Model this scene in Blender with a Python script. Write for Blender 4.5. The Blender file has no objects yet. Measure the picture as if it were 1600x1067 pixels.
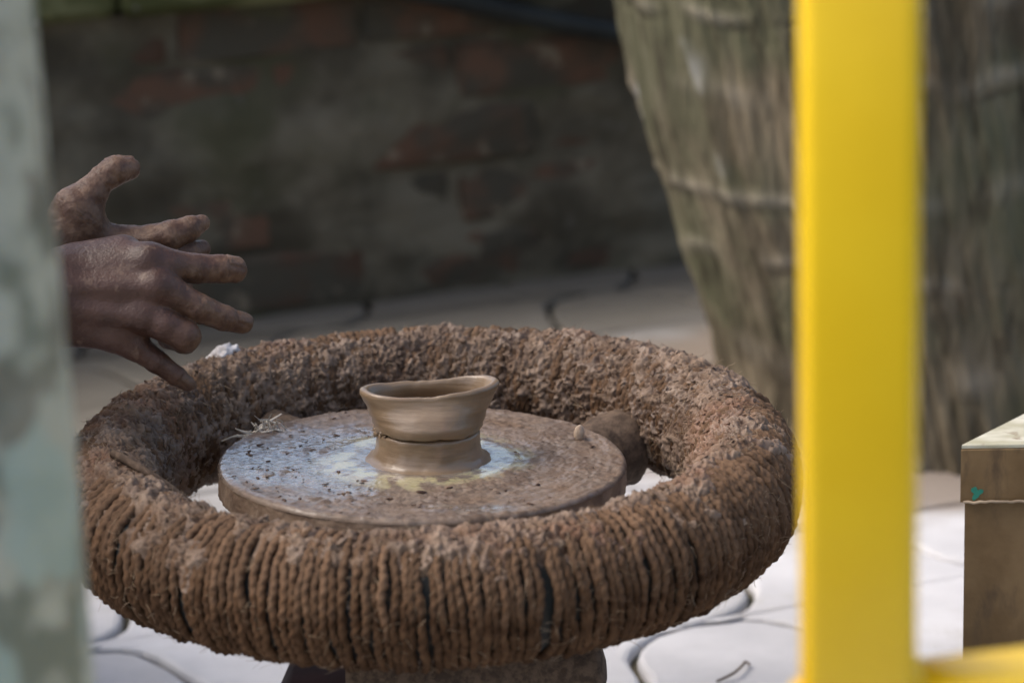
import bpy, math, random
import numpy as np
from mathutils import Vector, Matrix
random.seed(7); RNG = np.random.default_rng(7)
SC = bpy.context.scene; COL = SC.collection
R_ = math.radians

# ------------------------------------------------------------------ camera
LENS, PITCH, ROLL = 104.4, R_(16.1), R_(1.8)
CAM_LOC = Vector((0.0628, -1.9002, 0.9036))
_f = Vector((0, math.cos(PITCH), -math.sin(PITCH)))
_u0 = Vector((0, math.sin(PITCH), math.cos(PITCH))); _r0 = Vector((1, 0, 0))
_r = _r0*math.cos(ROLL) - _u0*math.sin(ROLL); _u = _u0*math.cos(ROLL) + _r0*math.sin(ROLL)
cd = bpy.data.cameras.new('camera'); cam = bpy.data.objects.new('camera', cd); COL.objects.link(cam)
cam.matrix_world = Matrix(((_r.x, _u.x, -_f.x, CAM_LOC.x), (_r.y, _u.y, -_f.y, CAM_LOC.y), (_r.z, _u.z, -_f.z, CAM_LOC.z), (0, 0, 0, 1)))
cd.lens = LENS; cd.sensor_width = 36; cd.clip_start = 0.05; cd.clip_end = 2000
cd.dof.use_dof = True; cd.dof.focus_distance = 2.0; cd.dof.aperture_fstop = 5.0; cd.dof.aperture_blades = 8
SC.camera = cam

# ------------------------------------------------------------------ sky, sun, exposure
SUN_DIR = Vector((-0.82, 0.04, 1.0)).normalized()          # towards the sun: high, from the left
w = bpy.data.worlds.new('World'); SC.world = w; w.use_nodes = True
nt = w.node_tree; nt.nodes.clear()
sky = nt.nodes.new('ShaderNodeTexSky'); sky.sky_type = 'NISHITA'; sky.sun_disc = False
sky.sun_elevation = math.asin(SUN_DIR.z); sky.sun_rotation = math.atan2(SUN_DIR.x, SUN_DIR.y)
sky.air_density = 1.0; sky.dust_density = 5.0; sky.ozone_density = 0.6
bg = nt.nodes.new('ShaderNodeBackground'); bg.inputs[1].default_value = 0.15
out = nt.nodes.new('ShaderNodeOutputWorld')
nt.links.new(sky.outputs[0], bg.inputs[0]); nt.links.new(bg.outputs[0], out.inputs[0])
sl = bpy.data.lights.new('sun', 'SUN'); sl.energy = 1.0; sl.angle = R_(36); sl.color = (1, 0.98, 0.95)
so = bpy.data.objects.new('sun', sl); COL.objects.link(so)
so.rotation_euler = SUN_DIR.to_track_quat('Z', 'Y').to_euler(); so.location = (-3, 3, 5)
SC.view_settings.view_transform = 'Standard'; SC.view_settings.look = 'None'
SC.view_settings.exposure = 0.98; SC.view_settings.gamma = 1.0
SC.render.engine = 'CYCLES'; SC.cycles.use_denoising = True
SC.cycles.max_bounces = 6; SC.cycles.caustics_reflective = False; SC.cycles.caustics_refractive = False

# ------------------------------------------------------------------ numpy noise
def _hash(ix, iy, iz, seed):
    h = (ix.astype(np.uint32)*np.uint32(374761393)) ^ (iy.astype(np.uint32)*np.uint32(668265263)) ^ (iz.astype(np.uint32)*np.uint32(2147483647)) ^ np.uint32(seed*1274126177 & 0xffffffff)
    h = (h ^ (h >> np.uint32(13)))*np.uint32(1274126177); h = h ^ (h >> np.uint32(16)); h = h*np.uint32(2246822519)
    return h ^ (h >> np.uint32(15))
_G = np.array([(1,1,0),(-1,1,0),(1,-1,0),(-1,-1,0),(1,0,1),(-1,0,1),(1,0,-1),(-1,0,-1),(0,1,1),(0,-1,1),(0,1,-1),(0,-1,-1)], dtype=np.float32)
def perlin(P, seed=1):
    P = np.asarray(P, dtype=np.float32); F = np.floor(P); I = F.astype(np.int64); f = P - F
    w_ = f*f*f*(f*(f*6-15)+10); res = 0
    for dx in (0, 1):
        for dy in (0, 1):
            for dz in (0, 1):
                g = _G[_hash(I[:, 0]+dx, I[:, 1]+dy, I[:, 2]+dz, seed) % np.uint32(12)]
                d = g[:, 0]*(f[:, 0]-dx) + g[:, 1]*(f[:, 1]-dy) + g[:, 2]*(f[:, 2]-dz)
                wt = (w_[:, 0] if dx else 1-w_[:, 0])*(w_[:, 1] if dy else 1-w_[:, 1])*(w_[:, 2] if dz else 1-w_[:, 2])
                res = res + wt*d
    return res
def fbm(P, seed=1, octv=4, gain=.5):
    P = np.asarray(P); a = 1; t = 0; n = 0
    for o in range(octv):
        t = t + a*perlin(P*(2.03**o) + o*17.3, seed+o); n += a; a *= gain
    return t/n*1.6
def sstep(a, b, x):
    t = np.clip((x-a)/(b-a), 0, 1); return t*t*(3-2*t)

# ------------------------------------------------------------------ object helpers
def tag(o, label=None, cat=None, group=None, kind=None):
    if label: o['label'] = label
    if cat: o['category'] = cat
    if group: o['group'] = group
    if kind: o['kind'] = kind
    return o
def link(o, parent=None):
    COL.objects.link(o)
    if parent is not None: o.parent = parent
    return o
def empty(name, loc=(0, 0, 0), rot=(0, 0, 0)):
    o = bpy.data.objects.new(name, None); o.empty_display_size = .05
    o.location = loc; o.rotation_euler = rot; return link(o)
def mesh(name, V, Fc, mat=None, smooth=True, attrs=None):
    me = bpy.data.meshes.new(name)
    V = np.asarray(V, dtype=np.float32).reshape(-1, 3)
    if isinstance(Fc, np.ndarray):
        n = len(Fc); k = Fc.shape[1]
        me.vertices.add(len(V)); me.vertices.foreach_set('co', V.ravel())
        me.loops.add(n*k); me.loops.foreach_set('vertex_index', Fc.astype(np.int32).ravel())
        me.polygons.add(n); me.polygons.foreach_set('loop_start', np.arange(0, n*k, k, dtype=np.int32))
        me.update(calc_edges=True)
    else:
        me.from_pydata([tuple(map(float, v)) for v in V], [], [tuple(map(int, f)) for f in Fc])
    if smooth: me.polygons.foreach_set('use_smooth', np.ones(len(me.polygons), dtype=bool))
    for k, a in (attrs or {}).items():
        at_ = me.attributes.new(k, 'FLOAT', 'POINT'); at_.data.foreach_set('value', np.asarray(a, dtype=np.float32))
    if mat: me.materials.append(mat)
    me.update(); return me
def obj(name, me, parent=None, loc=(0, 0, 0), rot=(0, 0, 0)):
    o = bpy.data.objects.new(name, me); o.location = loc; o.rotation_euler = rot; return link(o, parent)
def grid_faces(nu, nv, cu=False, cv=False):
    a = np.arange(nu if cu else nu-1); b = np.arange(nv if cv else nv-1)
    A, B = np.meshgrid(a, b, indexing='ij'); A = A.ravel(); B = B.ravel(); A2 = (A+1) % nu; B2 = (B+1) % nv
    return np.stack([A*nv+B, A2*nv+B, A2*nv+B2, A*nv+B2], 1)
def box_mesh(name, sx, sy, sz, mat, bev=.002, z0=0.0):
    """bevelled box centred in x and y, standing on z0"""
    x, y, b = sx/2, sy/2, bev; V = []
    for z, i in ((z0, b), (z0+b, 0), (z0+sz-b, 0), (z0+sz, b)):
        xx, yy = x-i, y-i; c = b*.7 if i == 0 else 0
        V += [(-xx+c, -yy, z), (xx-c, -yy, z), (xx, -yy+c, z), (xx, yy-c, z), (xx-c, yy, z), (-xx+c, yy, z), (-xx, yy-c, z), (-xx, -yy+c, z)]
    Fc = [tuple(reversed(range(8))), tuple(range(24, 32))]
    for k in range(3):
        for i in range(8):
            j = (i+1) % 8; Fc.append((k*8+i, k*8+j, k*8+8+j, k*8+8+i))
    return mesh(name, V, Fc, mat, smooth=False)
def tube_mesh(name, pts, rad, mat, n=10, smooth=True):
    pts = [Vector(p) for p in pts]; V = []; up = None
    for i, p in enumerate(pts):
        t = (pts[min(i+1, len(pts)-1)] - pts[max(i-1, 0)]).normalized()
        if up is None: up = t.orthogonal().normalized()
        up = (up - t*up.dot(t)).normalized(); b = t.cross(up)
        r = rad[i] if hasattr(rad, '__len__') else rad
        for k in range(n):
            a = 2*math.pi*k/n; V.append(p + (up*math.cos(a) + b*math.sin(a))*r)
    m_ = len(pts); Fc = [tuple(f) for f in grid_faces(m_, n, False, True)]
    Fc += [tuple(reversed(range(n))), tuple(range((m_-1)*n, m_*n))]
    return mesh(name, V, Fc, mat, smooth)

# ------------------------------------------------------------------ materials
class NT:
    def __init__(s, name):
        s.m = bpy.data.materials.new(name); s.m.use_nodes = True; s.t = s.m.node_tree; s.t.nodes.clear()
        s.o = s.n('ShaderNodeOutputMaterial'); s.b = s.n('ShaderNodeBsdfPrincipled'); s.l(s.b.outputs[0], s.o.inputs[0])
        s.geo = None
    def n(s, typ, **k):
        x = s.t.nodes.new(typ)
        for a, v in k.items(): setattr(x, a, v)
        return x
    def l(s, a, b): s.t.links.new(a, b)
    def put(s, v, sock):
        if isinstance(v, bpy.types.NodeSocket): s.l(v, sock)
        else: sock.default_value = (*v, 1) if (isinstance(v, tuple) and len(v) == 3 and sock.type == 'RGBA') else v
    def pos(s):
        if not s.geo: s.geo = s.n('ShaderNodeNewGeometry')
        return s.geo.outputs['Position']
    def oco(s): return s.n('ShaderNodeTexCoord').outputs['Object']
    def scale(s, v, sc):
        x = s.n('ShaderNodeMapping'); s.l(v, x.inputs[0]); x.inputs['Scale'].default_value = sc; return x.outputs[0]
    def noise(s, v, sc, det=4, rough=.55, dist=0):
        x = s.n('ShaderNodeTexNoise'); s.l(v, x.inputs['Vector']); x.inputs['Scale'].default_value = sc
        x.inputs['Detail'].default_value = det; x.inputs['Roughness'].default_value = rough; x.inputs['Distortion'].default_value = dist
        return x.outputs['Fac']
    def vor(s, v, sc, feat='F1'):
        x = s.n('ShaderNodeTexVoronoi', feature=feat); s.l(v, x.inputs['Vector']); x.inputs['Scale'].default_value = sc; return x.outputs['Distance']
    def ramp(s, v, a, b, lo=0., hi=1.):
        x = s.n('ShaderNodeMapRange', interpolation_type='SMOOTHSTEP'); s.l(v, x.inputs[0])
        for i, k in enumerate((a, b, lo, hi)): x.inputs[i+1].default_value = k
        return x.outputs[0]
    def math(s, op, a, b=0.):
        x = s.n('ShaderNodeMath', operation=op); s.put(a, x.inputs[0]); s.put(b, x.inputs[1]); return x.outputs[0]
    def mix(s, fac, a, b):
        x = s.n('ShaderNodeMix', data_type='RGBA'); s.put(fac, x.inputs[0]); s.put(a, x.inputs[6]); s.put(b, x.inputs[7]); return x.outputs[2]
    def attr(s, nm): return s.n('ShaderNodeAttribute', attribute_name=nm).outputs['Fac']
    def rnd(s): return s.n('ShaderNodeObjectInfo').outputs['Random']
    def hsv(s, c, val, sat=1.):
        x = s.n('ShaderNodeHueSaturation'); s.put(c, x.inputs['Color']); s.put(val, x.inputs['Value']); s.put(sat, x.inputs['Saturation']); return x.outputs[0]
    def bump(s, h, st=.5, dist=.002, prev=None):
        x = s.n('ShaderNodeBump'); x.inputs['Strength'].default_value = st; x.inputs['Distance'].default_value = dist; s.l(h, x.inputs['Height'])
        if prev is not None: s.l(prev, x.inputs['Normal'])
        return x.outputs[0]
    def done(s, col, rough=.8, nrm=None, spec=.3, **k):
        s.put(col, s.b.inputs['Base Color']); s.put(rough, s.b.inputs['Roughness']); s.put(spec, s.b.inputs['Specular IOR Level'])
        if nrm is not None: s.l(nrm, s.b.inputs['Normal'])
        for a, v in k.items(): s.put(v, s.b.inputs[a])
        return s.m
def m_mud():
    t = NT('dried_mud'); p = t.oco()
    c = t.mix(t.ramp(t.noise(p, 28, 4), .35, .65), (.080, .046, .028), (.176, .119, .081))
    c = t.mix(t.ramp(t.noise(t.scale(p, (1, 1.3, .8)), 9, 3), .50, .68), c, (.150, .076, .043))
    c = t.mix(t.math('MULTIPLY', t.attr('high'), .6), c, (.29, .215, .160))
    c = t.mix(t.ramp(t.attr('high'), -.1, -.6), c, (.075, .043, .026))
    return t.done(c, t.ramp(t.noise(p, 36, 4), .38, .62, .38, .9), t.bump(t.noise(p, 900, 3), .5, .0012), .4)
def m_rope():
    t = NT('coir_rope'); p = t.oco(); r = t.rnd()
    c = t.mix(t.ramp(t.noise(p, 60, 3), .3, .7), (.040, .020, .010), (.098, .055, .030))
    c = t.mix(t.math('MULTIPLY', t.attr('mud'), .75), c, (.140, .088, .056))
    c = t.hsv(c, t.math('ADD', .75, t.math('MULTIPLY', r, .5)))
    return t.done(c, .93, t.bump(t.noise(t.scale(p, (1, 1, 1)), 700, 3), .7, .0012), .1)
def m_tyre():
    t = NT('tyre_rubber'); p = t.oco()
    return t.done(t.mix(t.ramp(t.noise(p, 30), .4, .7), (.015, .017, .016), (.042, .036, .030)), .7, t.bump(t.noise(p, 200), .3, .001))
def m_disc():
    t = NT('clay_smeared_disc'); p = t.oco(); wet = t.attr('wet'); cr = t.attr('crust')
    c = t.mix(t.ramp(t.noise(p, 150, 5, .7), .35, .62), (.060, .037, .024), (.165, .110, .074))
    c = t.mix(t.ramp(t.noise(p, 14, 3), .45, .65, 0, .7), c, (.120, .072, .043))
    c = t.mix(t.ramp(cr, .3, .9, 0, .75), c, (.080, .048, .031))
    slip = t.mix(t.ramp(t.noise(p, 70, 4, .65), .4, .6), (.115, .088, .068), (.22, .18, .142))
    c = t.mix(wet, c, slip)
    c = t.mix(t.ramp(t.attr('streak'), .05, .5, 0, .5), c, (.185, .125, .084))
    c = t.mix(t.math('MULTIPLY', t.attr('painted_glint'), .55), c, (.58, .53, .27))  # yellow-white reflection round the bowl, painted into the base colour
    ro = t.math('SUBTRACT', .80, t.math('MULTIPLY', wet, .68))
    ro = t.math('ADD', ro, t.math('MULTIPLY', t.math('SUBTRACT', t.noise(p, 90, 3), .5), .25))
    n1 = t.bump(t.noise(p, 420, 4), .45, .0008)
    return t.done(c, ro, n1, t.math('ADD', .2, t.math('MULTIPLY', wet, .7)), **{'Coat Weight': t.math('MULTIPLY', t.ramp(wet, .15, .85), t.math('MAXIMUM', t.ramp(t.noise(t.scale(p, (1, 1.6, 1)), 170, 4, .65), .36, .56), t.ramp(t.attr('painted_glint'), .1, .6, 0, .8))), 'Coat IOR': 1.7, 'Coat Roughness': .10})
def m_disc_edge():
    t = NT('disc_edge'); p = t.oco()
    c = t.mix(t.ramp(t.noise(t.scale(p, (1, 1, .5)), 40, 4), .35, .65), (.13, .085, .056), (.23, .163, .112))
    return t.done(c, .7, t.bump(t.noise(p, 250, 4), .6, .0015), .35)
def m_clay():
    t = NT('wet_clay'); p = t.oco()
    c = t.mix(t.ramp(t.noise(t.scale(p, (1, 1, 6)), 22, 3), .35, .65), (.150, .099, .056), (.205, .140, .084))
    c = t.mix(t.ramp(t.noise(p, 38, 3), .55, .7), c, (.20, .127, .077))
    h = t.noise(t.scale(p, (1, 1, 10)), 42, 3)
    return t.done(c, t.math('ADD', .34, t.math('MULTIPLY', t.noise(p, 60), .3)), t.bump(t.noise(p, 300, 3), .18, .001, t.bump(h, .22, .002)), .5, **{'Coat Weight': .38, 'Coat Roughness': .18})
def m_crumb(name, a, b, ro=.8):
    t = NT(name); p = t.oco()
    return t.done(t.mix(t.ramp(t.noise(p, 160, 3), .35, .65), a, b), ro, t.bump(t.noise(p, 600), .6, .001), .3)
def m_fibre():
    t = NT('coir_fibre'); p = t.oco()
    return t.done(t.mix(t.ramp(t.noise(p, 90, 2), .35, .65), (.13, .08, .045), (.34, .26, .18)), .8, None, .2)
def m_skin():
    t = NT('clay_dusted_skin'); p = t.oco(); md = t.attr('mud')
    c = t.mix(t.ramp(t.noise(p, 30, 3), .3, .7), (.044, .020, .013), (.073, .035, .024))
    mud = t.mix(t.ramp(t.noise(p, 110, 4), .35, .65), (.078, .036, .020), (.165, .095, .057))
    c = t.mix(md, c, mud)
    c = t.mix(t.math('MULTIPLY', t.attr('crease'), .5), c, (.035, .017, .011))
    c = t.mix(t.math('MULTIPLY', t.attr('nail'), .5), c, (.125, .078, .052))
    c = t.mix(t.ramp(t.noise(p, 75, 4, .6), .60, .68, 0, .3), c, (.20, .135, .092))
    h = t.noise(p, 650, 4); v = t.vor(p, 520)
    nb = t.bump(v, .22, .0007, t.bump(h, .35, .0010))
    ro = t.math('ADD', .46, t.math('MULTIPLY', md, .10))
    return t.done(c, ro, nb, .4)
def m_cloth(name, a, b):
    t = NT(name); p = t.oco()
    return t.done(t.mix(t.ramp(t.noise(p, 12), .3, .7), a, b), .95, t.bump(t.noise(p, 500), .4, .001), .1)
def m_paver():
    t = NT('concrete_paver'); p = t.pos(); r = t.rnd()
    c = t.mix(t.ramp(t.noise(p, 9, 5), .3, .7), (.42, .42, .435), (.53, .53, .545))
    c = t.hsv(c, t.math('ADD', .86, t.math('MULTIPLY', r, .22)))
    c = t.mix(t.math('MULTIPLY', t.ramp(t.noise(p, 5.5, 6, .68), .50, .72), .55), c, (.30, .28, .235))
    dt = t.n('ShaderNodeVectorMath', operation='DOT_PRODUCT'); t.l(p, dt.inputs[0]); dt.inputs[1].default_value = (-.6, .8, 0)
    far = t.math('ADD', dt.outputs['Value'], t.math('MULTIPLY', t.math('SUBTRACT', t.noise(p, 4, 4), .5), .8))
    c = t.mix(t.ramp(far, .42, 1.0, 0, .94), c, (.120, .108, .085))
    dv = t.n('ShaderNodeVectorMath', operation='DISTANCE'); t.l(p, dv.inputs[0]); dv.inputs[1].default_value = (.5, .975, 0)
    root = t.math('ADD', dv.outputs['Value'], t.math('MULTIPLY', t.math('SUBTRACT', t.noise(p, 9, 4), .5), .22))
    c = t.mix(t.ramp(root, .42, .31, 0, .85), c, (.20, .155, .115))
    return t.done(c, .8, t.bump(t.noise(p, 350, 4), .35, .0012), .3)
def m_joint():
    t = NT('mossy_joint_soil'); p = t.pos()
    c = t.mix(t.ramp(t.noise(p, 25, 4), .35, .65), (.055, .055, .038), (.12, .105, .075))
    return t.done(c, .95, t.bump(t.noise(p, 200), .6, .003), .1)
def m_brick():
    t = NT('old_brick'); p = t.pos(); r = t.rnd()
    c = t.mix(r, (.090, .056, .039), (.140, .083, .056))
    c = t.mix(t.ramp(t.noise(p, 14, 4), .36, .60), c, (.075, .068, .052))
    c = t.mix(t.ramp(t.noise(p, 30, 4), .58, .72), c, (.20, .165, .12))
    return t.done(c, .95, t.bump(t.noise(p, 120, 4), .7, .003), .1)
def m_plaster():
    t = NT('mossy_plaster'); p = t.pos()
    c = t.mix(t.ramp(t.noise(p, 8, 5), .35, .65), (.066, .058, .042), (.165, .148, .110))
    c = t.mix(t.ramp(t.noise(p, 6, 4), .52, .70), c, (.080, .077, .048))
    c = t.mix(t.ramp(t.noise(p, 24, 4), .62, .75), c, (.12, .11, .09))
    return t.done(c, .95, t.bump(t.noise(p, 90, 4), .7, .004), .1)
def m_moss():
    t = NT('mossy_coping'); p = t.pos()
    c = t.mix(t.ramp(t.noise(p, 12, 5), .35, .65), (.065, .07, .028), (.19, .19, .10))
    c = t.mix(t.ramp(t.noise(p, 26, 3), .60, .72), c, (.30, .29, .30))
    return t.done(c, .95, t.bump(t.noise(p, 150), .7, .004), .1)
def m_earth():
    t = NT('bare_earth'); p = t.pos()
    c = t.mix(t.ramp(t.noise(p, 9, 8, .65), .35, .65), (.09, .075, .05), (.17, .14, .095))
    return t.done(c, .97, t.bump(t.noise(p, 60), .5, .004), .05)
def m_palm():
    t = NT('palm_bark'); p = t.oco(); st = t.scale(p, (1, 1, .22))
    c = t.mix(t.ramp(t.noise(st, 28, 5, .6), .35, .66), (.062, .050, .033), (.178, .148, .102))
    c = t.mix(t.math('MULTIPLY', t.ramp(t.noise(p, 6, 4), .40, .65), .7), c, (.098, .104, .060))
    c = t.mix(t.math('MULTIPLY', t.ramp(t.noise(p, 3.1, 4), .42, .62), .6), c, (.075, .072, .046))
    c = t.mix(t.ramp(t.attr('scar'), .35, 1.1, 0, .42), c, (.040, .031, .023))
    c = t.mix(t.math('MULTIPLY', t.attr('lip'), .55), c, (.24, .215, .17))
    c = t.mix(t.ramp(t.noise(st, 42, 3), .54, .66, 0, .6), c, (.034, .028, .019))
    c = t.mix(t.attr('lichen'), c, (.66, .67, .68))
    return t.done(c, .92, t.bump(t.noise(st, 160, 4), .8, .004), .15)
def m_frond():
    t = NT('palm_frond'); p = t.oco()
    return t.done(t.mix(t.ramp(t.noise(p, 5), .3, .7), (.035, .075, .02), (.08, .13, .035)), .5, None, .4)
def m_yellow():
    t = NT('yellow_paint'); p = t.oco()
    c = t.mix(t.ramp(t.noise(p, 14, 3), .35, .7), (.89, .575, .010), (.92, .61, .014))
    return t.done(c, .34, t.bump(t.noise(p, 60, 3), .12, .002), .5)
def m_post():
    t = NT('lichened_post'); p = t.oco()
    c = t.mix(t.ramp(t.noise(p, 24, 3), .42, .56), (.19, .215, .175), (.42, .45, .39))
    c = t.mix(t.ramp(t.noise(t.scale(p, (1, 1, .7)), 42, 2), .52, .62, 0, .7), c, (.17, .165, .135))
    c = t.mix(t.ramp(t.noise(t.scale(p, (1, 1, .6)), 19, 2), .57, .62, 0, .8), c, (.35, .45, .415))
    return t.done(c, .85, t.bump(t.noise(p, 80, 4), .6, .003), .2)
def m_boxside():
    t = NT('rusted_brown_tin'); p = t.oco()
    c = t.mix(t.ramp(t.noise(p, 14, 5), .35, .65), (.110, .064, .023), (.190, .122, .056))
    c = t.mix(t.ramp(t.noise(t.scale(p, (1, 1, .35)), 26, 5, .65), .50, .68), c, (.075, .047, .024))
    return t.done(c, .6, t.bump(t.noise(p, 150, 4), .3, .001), .35, Metallic=.1)
def m_boxtop():
    t = NT('worn_tin_top'); p = t.oco()
    c = t.mix(t.ramp(t.noise(t.scale(p, (1, 3, 1)), 20, 5), .35, .65), (.36, .34, .24), (.55, .53, .44))
    c = t.mix(t.ramp(t.noise(p, 60, 4), .60, .72), c, (.22, .17, .11))
    return t.done(c, .5, t.bump(t.noise(p, 200), .3, .001), .4)
def m_plain(name, c, ro=.7, amp=.25, sc=20):
    t = NT(name); p = t.oco(); d = tuple(x*(1-amp) for x in c); e = tuple(min(1, x*(1+amp)) for x in c)
    return t.done(t.mix(t.ramp(t.noise(p, sc, 4), .35, .65), d, e), ro, t.bump(t.noise(p, sc*6), .3, .001), .3)

# ------------------------------------------------------------------ ground and paving
JZ = -0.011
g = obj('ground', mesh('ground', [(-400, -400, JZ), (400, -400, JZ), (400, 400, JZ), (-400, 400, JZ)], [(0, 1, 2, 3)], m_joint(), False)); tag(g, kind='structure')
pv = empty('pavement'); tag(pv, kind='structure')
W_ = .235; PA = R_(-24); pc, ps = math.cos(PA), math.sin(PA)
def paver_mesh(k):
    n = 14; A = .026; gp = .0036; outl = []
    wv = lambda t: A*math.sin(2*math.pi*t)
    for i in range(n): outl.append((i/n*W_, wv(i/n)))
    for i in range(n): outl.append((W_+wv(i/n), i/n*W_))
    for i in range(n): outl.append((W_-i/n*W_, W_+wv(1-i/n)))
    for i in range(n): outl.append((wv(1-i/n), W_-i/n*W_))
    N = len(outl); rings = []
    for ins, z in ((gp, -.03), (gp, -.005), (gp+.0015, -.0015), (gp+.005, 0)):
        rr = []
        for i in range(N):
            a = np.array(outl[i-1]); b = np.array(outl[(i+1) % N]); t = b-a; t = t/np.linalg.norm(t)
            q = np.array(outl[i]) + np.array((-t[1], t[0]))*ins*(1+.25*math.sin(i*1.7+k*2.1)); rr.append((q[0]-W_/2, q[1]-W_/2, z))
        rings += rr
    Fc = [tuple(f) for f in grid_faces(4, N, False, True)]
    Fc = [tuple(reversed(f)) for f in Fc] + [tuple(range(3*N, 4*N))]
    return mesh('paver', rings, [tuple(reversed(f)) for f in Fc[:-1]] + [Fc[-1]], MP, False)
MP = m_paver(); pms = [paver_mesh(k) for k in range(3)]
WALL_A = Vector((-.20, 1.374, 0)); WALL_T = R_(20.9)
wn = Vector((-math.sin(WALL_T), math.cos(WALL_T), 0))
for i in range(-16, 18):
    for j in range(-16, 18):
        x = i*W_; y = j*W_; X = pc*x-ps*y+.05; Y = ps*x+pc*y+.32
        if not (-2.2 < X < 1.7 and -1.2 < Y < 2.0): continue
        if (Vector((X, Y, 0))-WALL_A).dot(wn) > .13: continue
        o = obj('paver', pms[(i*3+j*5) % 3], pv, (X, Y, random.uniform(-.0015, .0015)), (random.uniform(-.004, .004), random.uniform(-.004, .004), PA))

# ------------------------------------------------------------------ low brick wall with coping, terrace behind
wall = empty('brick_wall', WALL_A, (0, 0, WALL_T))
tag(wall, 'low old brick wall with crumbling mossy plaster behind the wheel', 'wall')
MB, MPL, MM = m_brick(), m_plaster(), m_moss()
HW = .362
obj('wall_core', box_mesh('wall_core', 5.0, .20, HW-.004, MPL, .004), wall, (.2, .118, 0))
BL, BH, BD = .205, .064, .03
bms = []
for k in range(4):
    me = box_mesh('brick', BL-.002, BD, BH, MB, .006)
    for v in me.vertices: v.co += Vector((random.uniform(-.003, .003), random.uniform(-.004, .004), random.uniform(-.002, .002)))
    bms.append(me)
for c in range(5):
    for i in range(-11, 13):
        obj('brick', random.choice(bms), wall, ((i+.5*(c % 2))*(BL+.012)+random.uniform(-.003, .003), .012+random.uniform(-.006, .006), .006+c*(BH+.0095)))
nu, nv = 300, 60
U, Vv = np.meshgrid(np.linspace(-2.2, 2.6, nu), np.linspace(0, HW-.002, nv), indexing='ij')
P = np.stack([U.ravel(), np.zeros(nu*nv), Vv.ravel()], 1)
off = fbm(P*np.array([5.5, 1, 7.5])+3.1, 11, 4)*.030 + fbm(P*40, 12, 3)*.004
P[:, 1] = -.0050 - off*.7
P[:, 1] = np.clip(P[:, 1], -.02, .016)
obj('plaster', mesh('plaster', P, grid_faces(nu, nv), MPL), wall)
for i in range(-4, 5):
    me = box_mesh('coping_slab', .548, .30, .055, MM, .01)
    obj('coping_slab', me, wall, (i*.552+.1, .10+random.uniform(-.004, .004), HW+random.uniform(0, .003)), (0, random.uniform(-.006, .006), 0))
tq = [WALL_A + Matrix.Rotation(WALL_T, 3, 'Z') @ Vector(p) for p in ((-300, .22, .40), (300, .22, .40), (300, 400, .40), (-300, 400, .40))]
tag(obj('terrace', mesh('terrace', tq, [(0, 1, 2, 3)], m_earth(), False)), kind='structure')
# black hose hanging over the wall edge
RW = Matrix.Rotation(WALL_T, 3, 'Z')
hp = [WALL_A + RW @ Vector(p) for p in ((-.05, .3, .430), (-.01, .1, .430), (.03, -.02, .432), (.075, -.07, .405), (.14, -.048, .372), (.22, -.036, .346), (.31, -.034, .319), (.41, -.033, .292), (.53, -.034, .270), (.68, -.036, .258), (.85, -.036, .262), (1.02, -.05, .31), (1.14, -.072, .40), (1.2, -.02, .432), (1.3, .2, .430))]
def smooth_path(pts, sub=6):
    pts = [Vector(p) for p in pts]; o = []
    for i in range(len(pts)-1):
        p0, p1, p2, p3 = pts[max(i-1, 0)], pts[i], pts[i+1], pts[min(i+2, len(pts)-1)]
        for k in range(sub):
            t = k/sub; o.append(.5*((2*p1)+(p2-p0)*t+(2*p0-5*p1+4*p2-p3)*t*t+(-p0+3*p1-3*p2+p3)*t**3))
    return o+[pts[-1]]
tag(obj('hose', tube_mesh('hose', smooth_path(hp), .0125, m_plain('hose_rubber', (.022, .026, .026), .55), 12)), 'black rubber hose drooping across the top of the brick wall', 'hose')

# ------------------------------------------------------------------ palm tree
palm = empty('palm_tree', (.522, .975, 0))
tag(palm, 'thick leaning palm tree with ringed bark behind the yellow post', 'tree')
nz, na = 760, 360
zz = np.concatenate([np.linspace(-.03, 1.1, 620), np.linspace(1.12, 7.0, nz-620)])
th = np.linspace(0, 2*math.pi, na, endpoint=False)
Z, T = np.meshgrid(zz, th, indexing='ij'); Z = Z.ravel(); T = T.ravel()
cx = lambda z: -.175*np.minimum(z, .8) - .09*np.maximum(z-.8, 0)
rad = .236 + .035*sstep(0, .35, Z) - .02*sstep(.5, 1.2, Z) - .11*sstep(1.0, 6.0, Z)
N3 = np.stack([np.cos(T), np.sin(T), Z], 1)
wob = fbm(N3*np.array([1.2, 1.2, 2.2]), 21, 3)
phase = (Z + .034*wob + .012*np.sin(Z*29) - .026*np.cos(T))/.088
fr = phase - np.floor(phase)
scar = np.exp(-(np.minimum(fr, 1-fr)/.075)**2)
scar *= sstep(.0, .45, fbm(N3*np.array([3.2, 3.2, 9]), 23, 3)-.02)
lip = np.exp(-((fr-.16)/.12)**2)*sstep(-.2, .4, fbm(N3*np.array([3, 3, 7]), 25, 2)+.1)
crack = fbm(N3*np.array([9, 9, 3.0])+2*wob[:, None]*.2, 26, 4)
fine = fbm(N3*np.array([26, 26, 9]), 27, 3)
rad = rad*(1+.02*wob) - .0022*scar + .0030*lip + .009*np.minimum(crack, .15) + .007*fine
rootz = sstep(.10, .02, Z)
rad += rootz*(.006 + .014*fbm(np.stack([np.cos(T)*14, np.sin(T)*14, Z*6], 1), 29, 3))
X = cx(Z)+rad*np.cos(T); Y = .02*Z+rad*np.sin(T)
lich = .75*sstep(.34, .52, fbm(np.stack([np.cos(T)*2.4, np.sin(T)*2.4, Z*7], 1), 31, 3))*sstep(-.80, -.95, np.cos(T)+.1*np.sin(T))*sstep(.15, .22, Z)
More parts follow.
